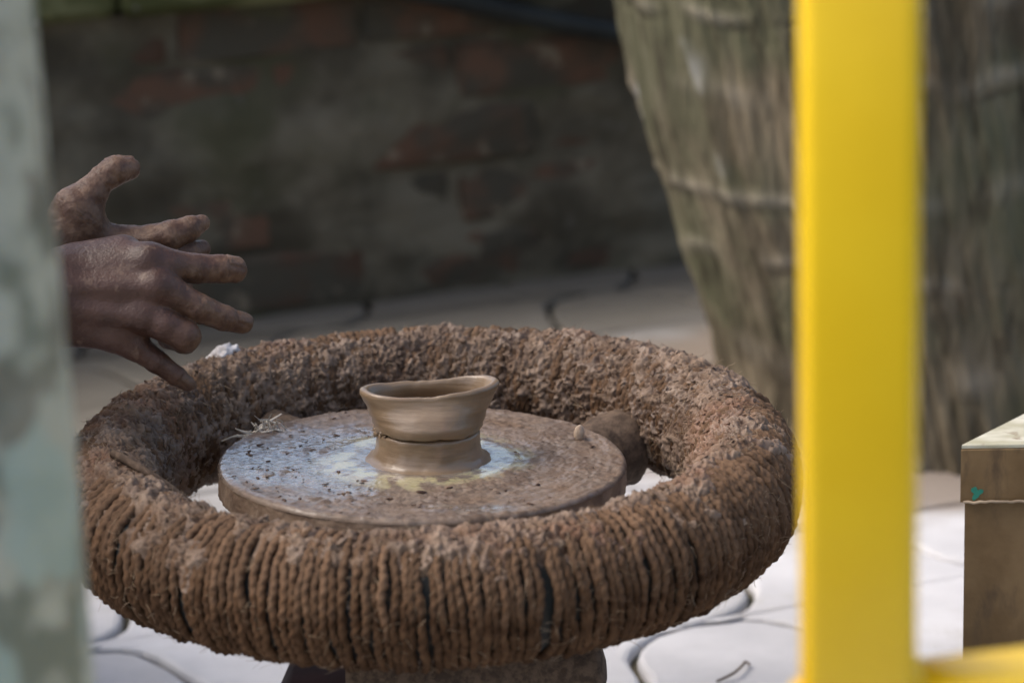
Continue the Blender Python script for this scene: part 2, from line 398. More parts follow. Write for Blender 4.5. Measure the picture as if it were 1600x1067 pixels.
me = mesh('trunk', np.stack([X, Y, Z], 1), grid_faces(nz, na, False, True), m_palm(), True, dict(scar=scar+.3*sstep(-.15, -.5, crack)+.7*rootz*sstep(.1, -.3, fine), lip=lip, lichen=lich))
obj('trunk', me, palm)
def frond_mesh():
    pts = [(0, 0, 0)]; a = R_(52); x = z = 0; n = 26; L = 3.0
    for i in range(n):
        x += math.cos(a)*L/n; z += math.sin(a)*L/n; a -= R_(4.4); pts.append((x, 0, z))
    V = []; Fc = []
    for i in range(n):                                   # rachis as a thin wedge
        p, q = Vector(pts[i]), Vector(pts[i+1]); r1, r2 = .022*(1-i/n)+.004, .022*(1-(i+1)/n)+.004; b = len(V)
        for pp, r in ((p, r1), (q, r2)): V += [pp+Vector((0, r, 0)), pp+Vector((0, -r, 0)), pp+Vector((0, 0, -r*1.4))]
        Fc += [(b, b+1, b+4, b+3), (b+1, b+2, b+5, b+4), (b+2, b, b+3, b+5)]
    for i in range(3, n):
        for h in (0, .5):
            p = Vector(pts[i]).lerp(Vector(pts[min(i+1, n)]), h); t = (i+h)/n; l = .62*math.sin(math.pi*min(1, .25+.72*t))+.08
            for s in (-1, 1):
                d = Vector((.55, s, -.12-.35*random.random())).normalized(); tip = p+d*l+Vector((0, 0, -.22*l)); mid = p+d*l*.5; wv = Vector((.022, 0, .004)); b = len(V)
                V += [p-wv*.4, p+wv*.4, mid+wv, mid-wv, tip]; Fc += [(b, b+1, b+2, b+3), (b+3, b+2, b+4)]
    return mesh('frond', V, Fc, MF, False)
MF = m_frond(); fms = [frond_mesh() for _ in range(3)]
for i in range(18):
    obj('frond', fms[i % 3], palm, (float(cx(np.array(6.95))), .14, 6.9), (0, R_(random.uniform(-18, 38)), i*2.399))

# ------------------------------------------------------------------ potter's wheel
wheel = empty('potters_wheel', (0, 0, 0))
tag(wheel, "low potter's wheel with wooden disc inside a rope-wrapped mud-caked tyre", 'wheel')
RING = Matrix.Translation((0.004, 0, .259)) @ Matrix.Rotation(R_(1.0), 4, 'X') @ Matrix.Rotation(R_(0.2), 4, 'Y')
DISC = Matrix.Translation((0, 0, .275)) @ Matrix.Rotation(R_(1.8), 4, 'Y') @ Matrix.Rotation(R_(-2.0), 4, 'X')
MR, AR, RR = .2150, .0332, .0030            # ring centre radius, rope path radius, rope radius
SQ = 1.19
def torus_pts(u, v, a, Rm=MR, sq=SQ):
    return np.stack([(Rm+a*np.cos(v))*np.cos(u), (Rm+a*np.cos(v))*np.sin(u), a*sq*np.sin(v)], 1)
def xf(o, M): o.matrix_local = M; return o
U, Vv = np.meshgrid(np.linspace(0, 2*math.pi, 160, endpoint=False), np.linspace(0, 2*math.pi, 36, endpoint=False), indexing='ij')
U = U.ravel(); Vv = Vv.ravel()
xf(obj('tyre', mesh('tyre', torus_pts(U, Vv, AR-.0025), grid_faces(160, 36, True, True), m_tyre()), wheel), RING)
MRO = m_rope()
def rope_mesh(k):
    n, m_ = 260, 10; ph = np.linspace(0, 2*math.pi, n, endpoint=False); s = np.linspace(0, 2*math.pi, m_, endpoint=False)
    A, S = np.meshgrid(ph, s, indexing='ij'); A = A.ravel(); S = S.ravel()
    tw = (17+k % 4)*A + k                                                   # laid strands
    rr = RR*(.74+.31*np.abs(np.cos(S-tw)))
    q = np.stack([np.cos(A)*9, np.sin(A)*9, np.full_like(A, k*5.)], 1)
    lat = .0016*fbm(q*.3, 40+k, 2) + .0005*fbm(q, 41+k, 2); hi = .0009*fbm(q*.4, 42+k, 2)
    rr = rr*(1+.20*fbm(q*.4+9, 43+k, 2))
    rad_ = AR+hi+rr*np.cos(S); y = lat+rr*np.sin(S)
    Vx = np.stack([rad_*np.cos(A), y, SQ*rad_*np.sin(A)], 1) + .0003*perlin(np.stack([A*40, S*3, A*0+k], 1), 44)[:, None]
    mud = np.clip(sstep(-.2, .8, np.sin(A)+.6*fbm(q*.9, 47+k, 3)), 0, 1)
    return mesh('rope_turn', Vx, grid_faces(n, m_, True, True), MRO, True, dict(mud=mud))
rms = [rope_mesh(k) for k in range(8)]
ang = 0; turns = []
while ang < 2*math.pi-.02:
    turns.append(ang); ang += (.0052 + max(0, random.gauss(0, .0007)) + (random.choice((.002, .003, .0045)) if random.random() < .15 else 0))/(MR+AR)
for i, a in enumerate(turns):
    o = obj('rope_turn', rms[random.randrange(8)], wheel)
    M = RING @ Matrix.Rotation(a, 4, 'Z') @ Matrix.Translation((MR, 0, 0)) @ Matrix.Rotation(random.gauss(0, .035)+.03, 4, 'X') @ Matrix.Rotation(random.gauss(0, .02), 4, 'Z') @ Matrix.Rotation(random.uniform(-.25, .25), 4, 'Y')
    o.matrix_local = M
print('turns', len(turns))
# mud crust over the top and the inside
nu, nv = 1700, 240
uu = np.linspace(0, 2*math.pi, nu, endpoint=False); vv = np.linspace(R_(8), R_(300), nv)
U, Vv = np.meshgrid(uu, vv, indexing='ij'); U = U.ravel(); Vv = Vv.ravel()
def crust(U, Vv):
    P0 = torus_pts(U, Vv, AR+RR)
    Q = np.stack([U*MR, Vv*AR, 0*U], 1)                             # unrolled: along the ring, along the rope
    Q = np.concatenate([P0], 1)
    big = fbm(Q*38, 51, 3)
    patch = fbm(np.concatenate([Q*np.array([16, 16, 30])], 1)+5, 58, 3)
    cover = sstep(R_(28), R_(84), Vv + .45*big + 1.25*patch)*(1-sstep(R_(262), R_(298), Vv))
    l1 = fbm(Q*120+.4*big[:, None], 52, 2); l2 = fbm(Q*290, 53, 3)
    rid = 1-np.abs(fbm(Q*175, 54, 3))*2.2
    l3 = fbm(Q*520, 57, 2)
    smear = sstep(-.1, .35, fbm(Q*22+8, 59, 2)); l2 = l2*(.45+.7*smear); l3 = l3*(.3+.9*smear)
    lump = .0020*l1 + .0016*l2 + .0013*(rid-.5) + .0020*big + .0008*l3
    top = np.exp(-((Vv-R_(110))/R_(70))**2)
    off = -.0065 + cover*(.0060+.0010*top) + lump*(.35+.85*cover)
    return AR+RR+off, lump, cover
a_, lump, cover = crust(U, Vv)
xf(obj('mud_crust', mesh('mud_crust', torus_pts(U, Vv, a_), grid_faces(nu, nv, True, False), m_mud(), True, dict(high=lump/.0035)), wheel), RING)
# flakes and crumbs of mud and coir stuck on the crust (uncountable)
ico = None
def ico_data():
    import bmesh
    bm = bmesh.new(); bmesh.ops.create_icosphere(bm, subdivisions=1, radius=1)
    V = np.array([v.co[:] for v in bm.verts]); Fc = np.array([[l.vert.index for l in f.loops] for f in bm.faces]); bm.free(); return V, Fc
IV, IF = ico_data()
def blobs(C, Ax, Bx, Nx, sz, jit=.35):
    """C centre, Ax/Bx/Nx unit frames, sz (n,3)"""
    n = len(C); J = 1+RNG.uniform(-jit, jit, (n, len(IV), 1)); L = IV[None]*J
    P = C[:, None]+L[..., 0:1]*(Ax*sz[:, 0:1])[:, None]+L[..., 1:2]*(Bx*sz[:, 1:2])[:, None]+L[..., 2:3]*(Nx*sz[:, 2:3])[:, None]
    Fc = IF[None]+(np.arange(n)*len(IV))[:, None, None]
    return P.reshape(-1, 3), Fc.reshape(-1, 3)
def norm(a): return a/np.linalg.norm(a, axis=-1, keepdims=True)
n = 4500
u = RNG.uniform(0, 2*math.pi, n); v = RNG.normal(R_(125), R_(48), n); v = np.clip(v, R_(35), R_(255))
a0, lm, cv = crust(u, v); keep = (cv > .35); u, v, a0, lm = u[keep], v[keep], a0[keep], lm[keep]; n = len(u)
Cn = torus_pts(u, v, a0)
Nn = np.stack([np.cos(v)*np.cos(u), np.cos(v)*np.sin(u), np.sin(v)], 1)
Tv = np.stack([-np.sin(v)*np.cos(u), -np.sin(v)*np.sin(u), np.cos(v)], 1); Tu = np.stack([-np.sin(u), np.cos(u), 0*u], 1)
rot = RNG.normal(0, .8, n)[:, None]; Ax = norm(Tv*np.cos(rot)+Tu*np.sin(rot)+Nn*RNG.normal(0, .35, (n, 1))); Bx = norm(np.cross(norm(Nn+RNG.normal(0, .45, (n, 3))), Ax)); Nx = np.cross(Ax, Bx)
s = np.exp(RNG.normal(-.62, .40, (n, 1)))
szz = np.concatenate([.0028*s, .0013*s, .0006*s], 1)
Vb, Fb = blobs(Cn+Nn*.0002, Ax, Bx, Nx, szz, .6)
hi = np.repeat(RNG.uniform(-.25, 1.0, n), len(IV))
tag(xf(obj('mud_flakes', mesh('mud_flakes', Vb, Fb, bpy.data.materials['dried_mud'], False, dict(high=hi)), wheel), RING), kind='stuff')
MFI = m_fibre()
def fibres(C, D, Nn, L, rad, curl=.5, seg=5):
    """thin three-sided curved strands; C root, D direction, Nn lift"""
    n = len(C); S = norm(np.cross(D, Nn)); P = C.copy(); d = D.copy(); V = []
    bend = RNG.normal(0, curl, (n, 1)); lift = RNG.normal(0, curl*.6, (n, 1))
    for k in range(seg+1):
        r = rad*(1-.6*k/seg)
        e1 = norm(np.cross(d, Nn)+1e-6); e2 = np.cross(d, e1)
        for q in range(3):
            a = 2*math.pi*q/3; V.append(P+r*(e1*math.cos(a)+e2*math.sin(a)))
        P = P+d*(L/seg); d = norm(d+(S*bend+Nn*lift)*(1/seg)*1.6+RNG.normal(0, .12, (n, 3)))
    V = np.stack(V, 1); m_ = V.shape[1]; base = (np.arange(n)*m_)[:, None, None]
    fl = np.array([[k*3+q, k*3+(q+1) % 3, k*3+3+(q+1) % 3, k*3+3+q] for k in range(seg) for q in range(3)])
    return V.reshape(-1, 3), (fl[None]+base).reshape(-1, 4)
n = 6500
u = RNG.uniform(0, 2*math.pi, n); v = np.where(RNG.uniform(0, 1, n) < .35, RNG.uniform(R_(-110), R_(45), n), RNG.uniform(R_(45), R_(250), n))
a0 = np.where(v > R_(45), crust(u, np.clip(v, R_(8), R_(300)))[0], AR+RR*.8)
Nn = np.stack([np.cos(v)*np.cos(u), np.cos(v)*np.sin(u), np.sin(v)], 1)
Tv = np.stack([-np.sin(v)*np.cos(u), -np.sin(v)*np.sin(u), np.cos(v)], 1); Tu = np.stack([-np.sin(u), np.cos(u), 0*u], 1)
rot = RNG.uniform(0, 2*math.pi, (n, 1)); D = norm(Tv*np.cos(rot)+Tu*np.sin(rot)+Nn*np.abs(RNG.normal(.12, .25, (n, 1))))
Vf, Ff = fibres(torus_pts(u, v, a0), D, Nn, RNG.uniform(.004, .013, (n, 1)), RNG.uniform(.00012, .00026, (n, 1)), .8)
tag(xf(obj('coir_fibres', mesh('coir_fibres', Vf, Ff, MFI), wheel), RING), kind='stuff')

# spokes, hub, pedestal
MW = m_crumb('mud_caked_wood', (.055, .036, .024), (.115, .078, .053), .8)
def lumpy_beam(name, L, r0, r1, mat, seed, sq=1.0):
    nl, m_ = 60, 28; A, S = np.meshgrid(np.linspace(0, 1, nl), np.linspace(0, 2*math.pi, m_, endpoint=False), indexing='ij'); A = A.ravel(); S = S.ravel()
    rr = (r0+(r1-r0)*A)*np.sqrt(np.clip(1-np.clip((A-.97)/.03, 0, 1)**2*.9, 0.05, 1))
    P = np.stack([A*L, np.cos(S)*rr, np.sin(S)*rr*sq], 1)
    P[:, 1:] *= (1+.10*fbm(P*30+seed, seed, 3)+.05*fbm(P*120, seed+2, 3))[:, None]
    Fc = [tuple(f) for f in grid_faces(nl, m_, False, True)] + [tuple(range(m_)), tuple(reversed(range((nl-1)*m_, nl*m_)))]
    return mesh(name, P, Fc, mat)
for k, a in enumerate((40, 130, 220, 310)):
    o = obj('spoke', lumpy_beam('spoke', .185, .020, .024, MW, 60+k, 1.15), wheel); xf(o, RING @ Matrix.Rotation(R_(a), 4, 'Z') @ Matrix.Translation((0, 0, -.030)) @ Matrix.Rotation(R_(-3.5), 4, 'Y'))
def lathe(name, prof, n, mat, fn=None, attrs=None, smooth=True):
    prof = np.array(prof); T = np.linspace(0, 2*math.pi, n, endpoint=False); m_ = len(prof)
    A, I = np.meshgrid(T, np.arange(m_), indexing='ij'); A = A.ravel(); I = I.ravel(); r = prof[I, 0]; z = prof[I, 1]
    if fn: r, z = fn(A, r, z, I)
    return mesh(name, np.stack([r*np.cos(A), r*np.sin(A), z], 1), grid_faces(n, m_, True, False), mat, smooth, attrs)
MMA = m_plain('dark_maroon_paint', (.030, .010, .009), .85)
obj('pedestal', lathe('pedestal', [(.0001, 0), (.16, 0), (.16, .008), (.150, .012), (.102, .112), (.098, .118), (.0001, .118)], 8, MMA, None, None, False), wheel, (-.005, .02, 0), (0, 0, R_(22.5)))
obj('hub', lathe('hub', [(.0001, .10), (.045, .10), (.045, .17), (.055, .18), (.055, .235), (.0001, .235)], 32, MW), wheel)
o = obj('bearing_bar', lumpy_beam('bearing_bar', .175, .015, .021, MW, 77, 1.0), wheel); xf(o, Matrix.Translation((-.055, -.03, .127)) @ Matrix.Rotation(R_(-3), 4, 'Y') @ Matrix.Rotation(R_(-4), 4, 'Z'))

# disc
DR, DT = .1375, .0195
nr, na = 150, 640
r1 = np.concatenate([np.linspace(.0, DR-.004, nr-6), DR-.004+.004*np.sin(np.linspace(.15, math.pi/2, 6))]); th = np.linspace(0, 2*math.pi, na, endpoint=False)
A, Rr = np.meshgrid(th, r1, indexing='ij'); A = A.ravel(); Rr = Rr.ravel()
x, y = Rr*np.cos(A), Rr*np.sin(A); P2 = np.stack([x, y, 0*x], 1)
swirl = fbm(np.stack([Rr*140, np.cos(A+Rr*9)*1.5, np.sin(A+Rr*9)*1.5], 1), 71, 3)
pat = fbm(P2*26, 72, 4); finep = fbm(P2*170, 73, 3)
left = np.exp(-(((x+.085)/.075)**2+((y+.022)/.075)**2)); fr_ = np.exp(-(((x-.035)/.05)**2+((y+.112)/.014)**2)); bk = np.exp(-(((x+.06)/.06)**2+((y-.05)/.06)**2))
ann = sstep(.080, .054, Rr+.009*swirl+.007*pat+.003*finep)
wet = np.clip(np.maximum(ann, np.clip(1.25*left+.9*fr_+.55*bk+.35*np.exp(-((Rr-.083)/.016)**2)+.35*swirl+.55*pat-.12, 0, 1)), 0, 1)
cr_ = np.clip(sstep(.12, .55, pat+.5*finep-.5*ann+.15*(x/.13)), 0, 1)
wet = np.clip(np.maximum(wet, .34+.30*pat+.2*swirl), 0, 1)*(1-.55*cr_*(1-ann))
hgt = (.0008*pat+.0008*finep+.00055*fbm(P2*420, 75, 2))*(1-.88*ann)*(1-.5*wet) + .0006*cr_*(1-ann) + .0005*ann*np.exp(-((Rr-.060)/.006)**2)+.00035*swirl + .0009*sstep(.075, .05, Rr)
edge = np.clip((Rr-(DR-.004))/.004, 0, 1); z = hgt*(1-edge) - (1-np.sqrt(np.clip(1-edge**2*.98, 0, 1)))*.004
painted_glint = ann*sstep(.043, .050, Rr)*sstep(-.1, .35, fbm(np.stack([Rr*60, np.cos(A)*5, np.sin(A)*5], 1), 76, 3)+.2)  # broken ring mask for the painted reflection; also drives coat gloss
obj_d = obj('disc', mesh('disc', np.stack([x, y, z], 1), grid_faces(na, nr, True, False), m_disc(), True, dict(wet=wet, crust=cr_, painted_glint=painted_glint, streak=swirl)), wheel); xf(obj_d, DISC)
def efn(A, r, z, I):
    q = np.stack([np.cos(A)*r*60, np.sin(A)*r*60, z*60], 1); return r+.0010*fbm(q, 78, 3)+.0006*fbm(q*5, 79, 2)-.0004, z
zs = np.linspace(-.0035, -DT, 14)
xf(obj('disc_edge', lathe('disc_edge', [(DR, z_) for z_ in zs]+[(DR-.003, -DT-.002), (.01, -DT-.002)], 420, m_disc_edge(), efn), wheel), DISC)
# crumbs on the disc (uncountable bits of clay)
n = 130; rr = np.sqrt(RNG.uniform(.062**2, .132**2, n)); aa = np.where(RNG.uniform(0, 1, n) < .6, RNG.normal(3.7, .75, n), RNG.uniform(0, 2*math.pi, n))
Cn = np.stack([rr*np.cos(aa), rr*np.sin(aa), 0*rr+.0006], 1); rot = RNG.uniform(0, 6.28, n)
Ax = np.stack([np.cos(rot), np.sin(rot), 0*rot], 1); Bx = np.stack([-np.sin(rot), np.cos(rot), 0*rot], 1); Nx = np.tile([0, 0, 1.], (n, 1))
s = np.minimum(np.exp(RNG.normal(-.85, .6, (n, 1))), .95); Vb, Fb = blobs(Cn, Ax, Bx, Nx, np.concatenate([.0030*s, .0015*s, .00055*s], 1), .75)
tag(xf(obj('clay_crumbs', mesh('clay_crumbs', Vb, Fb, m_crumb('dark_crumb', (.045, .022, .015), (.12, .072, .048)), False), wheel), DISC), kind='stuff')
# pale clod on the tyre, frayed rope end, loose rope
def clod_mesh(name, sx, sy, sz, mat, seed, nlat=22, nlon=32, amp=.22, sc=90):
    A, B = np.meshgrid(np.linspace(0, 2*math.pi, nlon, endpoint=False), np.linspace(.02, math.pi-.02, nlat), indexing='ij'); A = A.ravel(); B = B.ravel()
    P = np.stack([np.cos(A)*np.sin(B), np.sin(A)*np.sin(B), np.cos(B)], 1); S_ = np.array([sx, sy, sz])
    P = P*S_; P *= (1+amp*fbm(P*sc+seed, seed, 3)+amp*.4*fbm(P*sc*3, seed+3, 2))[:, None]
    Fc = [tuple(f) for f in grid_faces(nlon, nlat, True, False)] + [tuple(reversed([i*nlat for i in range(nlon)])), tuple([i*nlat+nlat-1 for i in range(nlon)])]
    return mesh(name, P, Fc, mat)
MPALE = m_crumb('pale_clay', (.40, .38, .38), (.58, .56, .56), .6)
def on_ring(u_deg, v_deg, lift=0):
    p = torus_pts(np.array([R_(u_deg)]), np.array([R_(v_deg)]), AR+RR+lift)[0]; return RING @ Vector(p)
cl = obj('clay_clod', clod_mesh('clay_clod', .0125, .009, .0062, MPALE, 81, 22, 32, .5, 120), wheel); cl.location = on_ring(132.5, 78, .0005); cl.rotation_euler = (0, R_(-20), R_(15)); cl['label'] = 'pale clay clod stuck on the tyre under the hand'
n = 110; base = Vector((-.113, .082, .268)); Cn = np.tile(np.array(base), (n, 1))+RNG.normal(0, 1, (n, 3))*np.array([.008, .005, .004])
D = norm(np.stack([RNG.normal(.3, .55, n), RNG.normal(-.5, .3, n), RNG.normal(.25, .35, n)], 1))
Vf, Ff = fibres(Cn, D, np.tile([0, 0, 1.], (n, 1)), RNG.uniform(.006, .022, (n, 1)), RNG.uniform(.0004, .0016, (n, 1)), 2.0)
obj('frayed_rope_end', mesh('frayed_rope_end', Vf, Ff, m_plain('dry_straw', (.50, .45, .38), .8)), wheel)['label'] = 'frayed pale rope end sticking out of the tyre'
lr = [on_ring(196, 95, .003), on_ring(204, 112, .003), on_ring(209, 140, .003), Vector((-.132, -.085, .262)), Vector((-.122, -.088, .259)), Vector((-.112, -.093, .255))]
obj('loose_rope', tube_mesh('loose_rope', smooth_path(lr, 8), .0030, MW, 10), wheel)

# ------------------------------------------------------------------ clay bowl on the disc
bowl = empty('clay_bowl'); bowl.matrix_world = DISC @ Matrix.Translation((.004, 0, .0012))
tag(bowl, 'wet clay bowl with an uneven flared rim freshly thrown on the disc', 'bowl')
MCL = m_clay()
def foot_fn(A, r, z, I):
    q = np.stack([np.cos(A)*2, np.sin(A)*2, z*90], 1); return r*(1+.035*fbm(q, 91, 3)), z+.0006*fbm(q*2, 92, 2)
foot = [(.0425, -.0005), (.0395, .0006), (.0372, .0022), (.0364, .0042), (.0358, .0065), (.0353, .009), (.0350, .0115), (.0348, .014), (.0350, .0165), (.0351, .0185), (.0342, .0197), (.0305, .0203), (.0001, .0205)]
obj('foot', lathe('foot', foot, 180, MCL, foot_fn), bowl)
prof = [(.0001, .0207), (.029, .0209), (.0349, .0211), (.0361, .0223), (.0367, .0245), (.0374, .0275), (.0381, .031), (.0391, .035), (.0403, .039), (.0416, .043), (.0430, .047), (.0443, .0505), (.0452, .0528), (.0456, .0548), (.0452, .0566), (.0440, .0578), (.0424, .0580), (.0408, .0572), (.0396, .0552), (.0380, .051), (.0362, .045), (.0345, .039), (.031, .034), (.026, .030), (.018, .0275), (.0001, .027)]
def bowl_fn(A, r, z, I):
    h = sstep(.024, .056, z); q = np.stack([np.cos(A)*1.6, np.sin(A)*1.6, z*70], 1)
    dx = np.cos(A-R_(28)); lipx = np.exp(-((((A-R_(22))+math.pi) % (2*math.pi)-math.pi)/.42)**2)
    r2 = r*(1+h*(.022*np.cos(2*A-.5)+.016*np.cos(4*A-.9)+.085*lipx-.016) + .012*fbm(q, 95, 3)*(.3+.7*h)) + .0006*np.sin(z*1050+A*1.0)*(1-h*.6)
    z2 = z+h*(.0026*np.cos(A-R_(35))+.0022*lipx-.0018*np.exp(-((((A-R_(262))+math.pi) % (2*math.pi)-math.pi)/.7)**2)+.0010*fbm(np.stack([np.cos(A)*2.2, np.sin(A)*2.2, 0*A], 1), 97, 2))
    z2 = .0207+(z2-.0207)*.80 - h*.0046*np.clip(np.sin(A), 0, 1)**1.0
    sq_ = 1-.44*h*np.abs(np.sin(A))**1.5
    return r2*sq_, z2+.0014*fbm(q*1.5, 98, 3)*(1-h)
obj('body', lathe('body', prof, 220, MCL, bowl_fn), bowl)
n = 12; aa = RNG.normal(R_(196), .22, n); Cn = np.stack([.0352*np.cos(aa), .0352*np.sin(aa), .0205+RNG.normal(0, .001, n)], 1)
Ax = norm(RNG.normal(0, 1, (n, 3))); Bx = norm(np.cross(Ax, RNG.normal(0, 1, (n, 3)))); Nx = np.cross(Ax, Bx); s = np.exp(RNG.normal(0, .3, (n, 1)))
Vb, Fb = blobs(Cn, Ax, Bx, Nx, np.concatenate([.0022*s, .0014*s, .0009*s], 1), .4)
tag(obj('clay_trimmings', mesh('clay_trimmings', Vb, Fb, MCL, False), bowl), kind='stuff')
nub = obj('clay_nub', clod_mesh('clay_nub', .0038, .0032, .006, m_crumb('dry_clay', (.30, .22, .16), (.42, .33, .25)), 83, 16, 20, .15, 200))
nub.matrix_world = DISC @ Matrix.Translation((.107, .046, .0045)); tag(nub, 'tiny upright clay nub near the right edge of the disc', 'clay')

# ------------------------------------------------------------------ person: hands over the wheel, body to the left
HO = np.array((.0628, -1.9002, .9036)); HF = np.array((0, .960779, -.277315)); HR = np.array((.999507, -.008711, -.030179)); HU = np.array((.031411, .277178, .960305))
def at(x, y, t):                                             # frame in which the hands were laid out (fixed in the place)
    return HO + t*(HF + HR*((x-800)/4640) - HU*((y-533.5)/4640))
def seg(P, a, b, ra, rb):
    a = np.asarray(a, dtype=np.float32); ab = np.asarray(b, dtype=np.float32)-a; q = P-a
    t = np.clip((q@ab)/max(float(ab@ab), 1e-12), 0, 1); d = q-t[:, None]*ab
    return np.sqrt((d*d).sum(1))-(ra+(rb-ra)*t)
def smin(a, b, k):
    h = np.maximum(k-np.abs(a-b), 0)/k; return np.minimum(a, b)-h*h*k*.25
def surface_nets(fn, lo, hi, h):
    lo = np.array(lo); n = np.ceil((np.array(hi)-lo)/h).astype(int)+1
    G = np.stack(np.meshgrid(*[np.arange(k) for k in n], indexing='ij'), -1).reshape(-1, 3)
    S = np.empty(len(G), dtype=np.float32)
    for i in range(0, len(G), 400000): S[i:i+400000] = fn((lo+G[i:i+400000]*h).astype(np.float32))
    S = S.reshape(n); B = S < 0; c = n-1
    cnt = sum(B[i:i+c[0], j:j+c[1], k:k+c[2]].astype(np.int8) for i in (0, 1) for j in (0, 1) for k in (0, 1))
    act = np.argwhere((cnt > 0) & (cnt < 8)); idx = -np.ones(c, dtype=np.int64); idx[tuple(act.T)] = np.arange(len(act))
    acc = np.zeros((len(act), 3)); num = np.zeros(len(act))
    for ax in range(3):
        o1, o2 = [k for k in range(3) if k != ax]
        for p in (0, 1):
            for q in (0, 1):
                d0 = np.zeros(3, int); d0[o1] = p; d0[o2] = q; d1 = d0.copy(); d1[ax] = 1
                s0 = S[tuple((act+d0).T)]; s1 = S[tuple((act+d1).T)]; m_ = (s0 < 0) != (s1 < 0)
                t = s0/np.where(s0 == s1, 1, s0-s1); pt = np.tile(d0.astype(float), (len(act), 1)); pt[:, ax] = t
                acc[m_] += pt[m_]; num[m_] += 1
    V = lo+(act+acc/num[:, None])*h; Fs = []
    for ax in range(3):
        o1, o2 = (ax+1) % 3, (ax+2) % 3
        sl0 = [slice(None)]*3; sl1 = [slice(None)]*3; sl0[ax] = slice(0, -1); sl1[ax] = slice(1, None)
        e = np.argwhere(B[tuple(sl0)] != B[tuple(sl1)]); e = e[(e[:, o1] > 0) & (e[:, o2] > 0) & (e[:, o1] < c[o1]) & (e[:, o2] < c[o2])]
        flip = B[tuple(e.T)]; quad = []
        for p, q in ((1, 1), (0, 1), (0, 0), (1, 0)):
            d = e.copy(); d[:, o1] -= p; d[:, o2] -= q; quad.append(idx[tuple(d.T)])
        Q = np.stack(quad, 1); Q[~flip] = Q[~flip][:, ::-1]; Fs.append(Q)
    return V, np.concatenate(Fs)
PX = .431e-3
def hand_fn(palm, fingers, wrist, extra=(), kf=.005, kp=.009):
    def fn(P):
        d = None
        for a, b, ra, rb in palm:
            s_ = seg(P, a, b, ra, rb); d = s_ if d is None else smin(d, s_, .010)
        for a, b, ra, rb in wrist: d = smin(d, seg(P, a, b, ra, rb), .016)
        fd = None
        for ch in fingers:
            cdist = None
            for (a, ra), (b, rb) in zip(ch[:-1], ch[1:]):
                s_ = seg(P, a, b, ra, rb); cdist = s_ if cdist is None else smin(cdist, s_, .0022)
            fd = cdist if fd is None else smin(fd, cdist, .0012)
        d = smin(d, fd, kp)
        for a, b, ra, rb, k in extra: d = smin(d, seg(P, a, b, ra, rb), k)
        return d
    return fn
def J(x, y, dd, r, t0): return (at(x, y, t0+dd*.001), r*PX)
# near (right) hand, its back to the camera
T0 = 1.955
wr = J(62, 462, 6, 0, T0)[0]
mcp = [J(232, 408, 4, 25, T0), J(246, 449, 0, 27, T0), J(225, 490, 2, 27, T0), J(186, 522, 8, 25, T0)]
near_f = [[J(232, 409, 4, 25, T0), J(262, 414, 8, 24.5, T0), J(305, 420, 18, 23, T0), J(345, 420, 26, 21.5, T0), J(366, 422, 31, 20.5, T0)],
          [J(246, 449, 0, 26, T0), J(275, 463, 2, 24, T0), J(308, 481, 6, 22.5, T0), J(350, 497, 16, 19.5, T0), J(379, 505, 24, 16.5, T0)],
          [J(225, 490, 2, 27, T0), J(258, 508, -2, 25, T0), J(289, 525, 0, 24, T0), J(288, 532, 28, 20, T0), J(262, 528, 42, 17, T0)],
          [J(186, 522, 8, 25, T0), J(212, 541, 8, 22, T0), J(245, 565, 10, 17.5, T0), J(275, 587, 14, 15, T0), J(294, 600, 18, 11.5, T0)],
          [J(120, 425, 34, 28, T0), J(175, 425, 48, 25, T0), J(225, 432, 54, 21, T0), J(262, 440, 56, 18, T0)]]
near_p = [(J(70, 436, 8, 0, T0)[0], mcp[0][0], 34*PX, 26*PX), (J(66, 456, 4, 0, T0)[0], mcp[1][0], 36*PX, 28*PX), (J(70, 482, 4, 0, T0)[0], mcp[2][0], 36*PX, 27*PX), (J(78, 505, 8, 0, T0)[0], mcp[3][0], 34*PX, 26*PX),
          (J(120, 415, 18, 0, T0)[0], J(192, 400, 16, 0, T0)[0], 36*PX, 33*PX), (J(110, 440, 26, 0, T0)[0], J(180, 480, 18, 0, T0)[0], 30*PX, 28*PX)]
el_n = np.array([-.52, -.14, .37])
near_w = [(J(66, 462, 6, 0, T0)[0], J(-60, 480, 6, 0, T0)[0], 62*PX, 64*PX), (J(-60, 480, 6, 0, T0)[0], el_n, 64*PX, .042)]
near_e = [(J(85, 478, -8.5, 0, T0)[0], J(222, 500, -7.5, 0, T0)[0], 11*PX, 9*PX, .007), (J(90, 446, -9.0, 0, T0)[0], J(240, 449, -8.0, 0, T0)[0], 9*PX, 8*PX, .008),
          (mcp[0][0]-HF*.003, mcp[0][0]-HF*.0035, 19*PX, 19*PX, .006), (mcp[1][0]-HF*.0025, mcp[1][0]-HF*.003, 22*PX, 22*PX, .006), (mcp[2][0]-HF*.002, mcp[2][0]-HF*.0025, 22*PX, 22*PX, .006)]
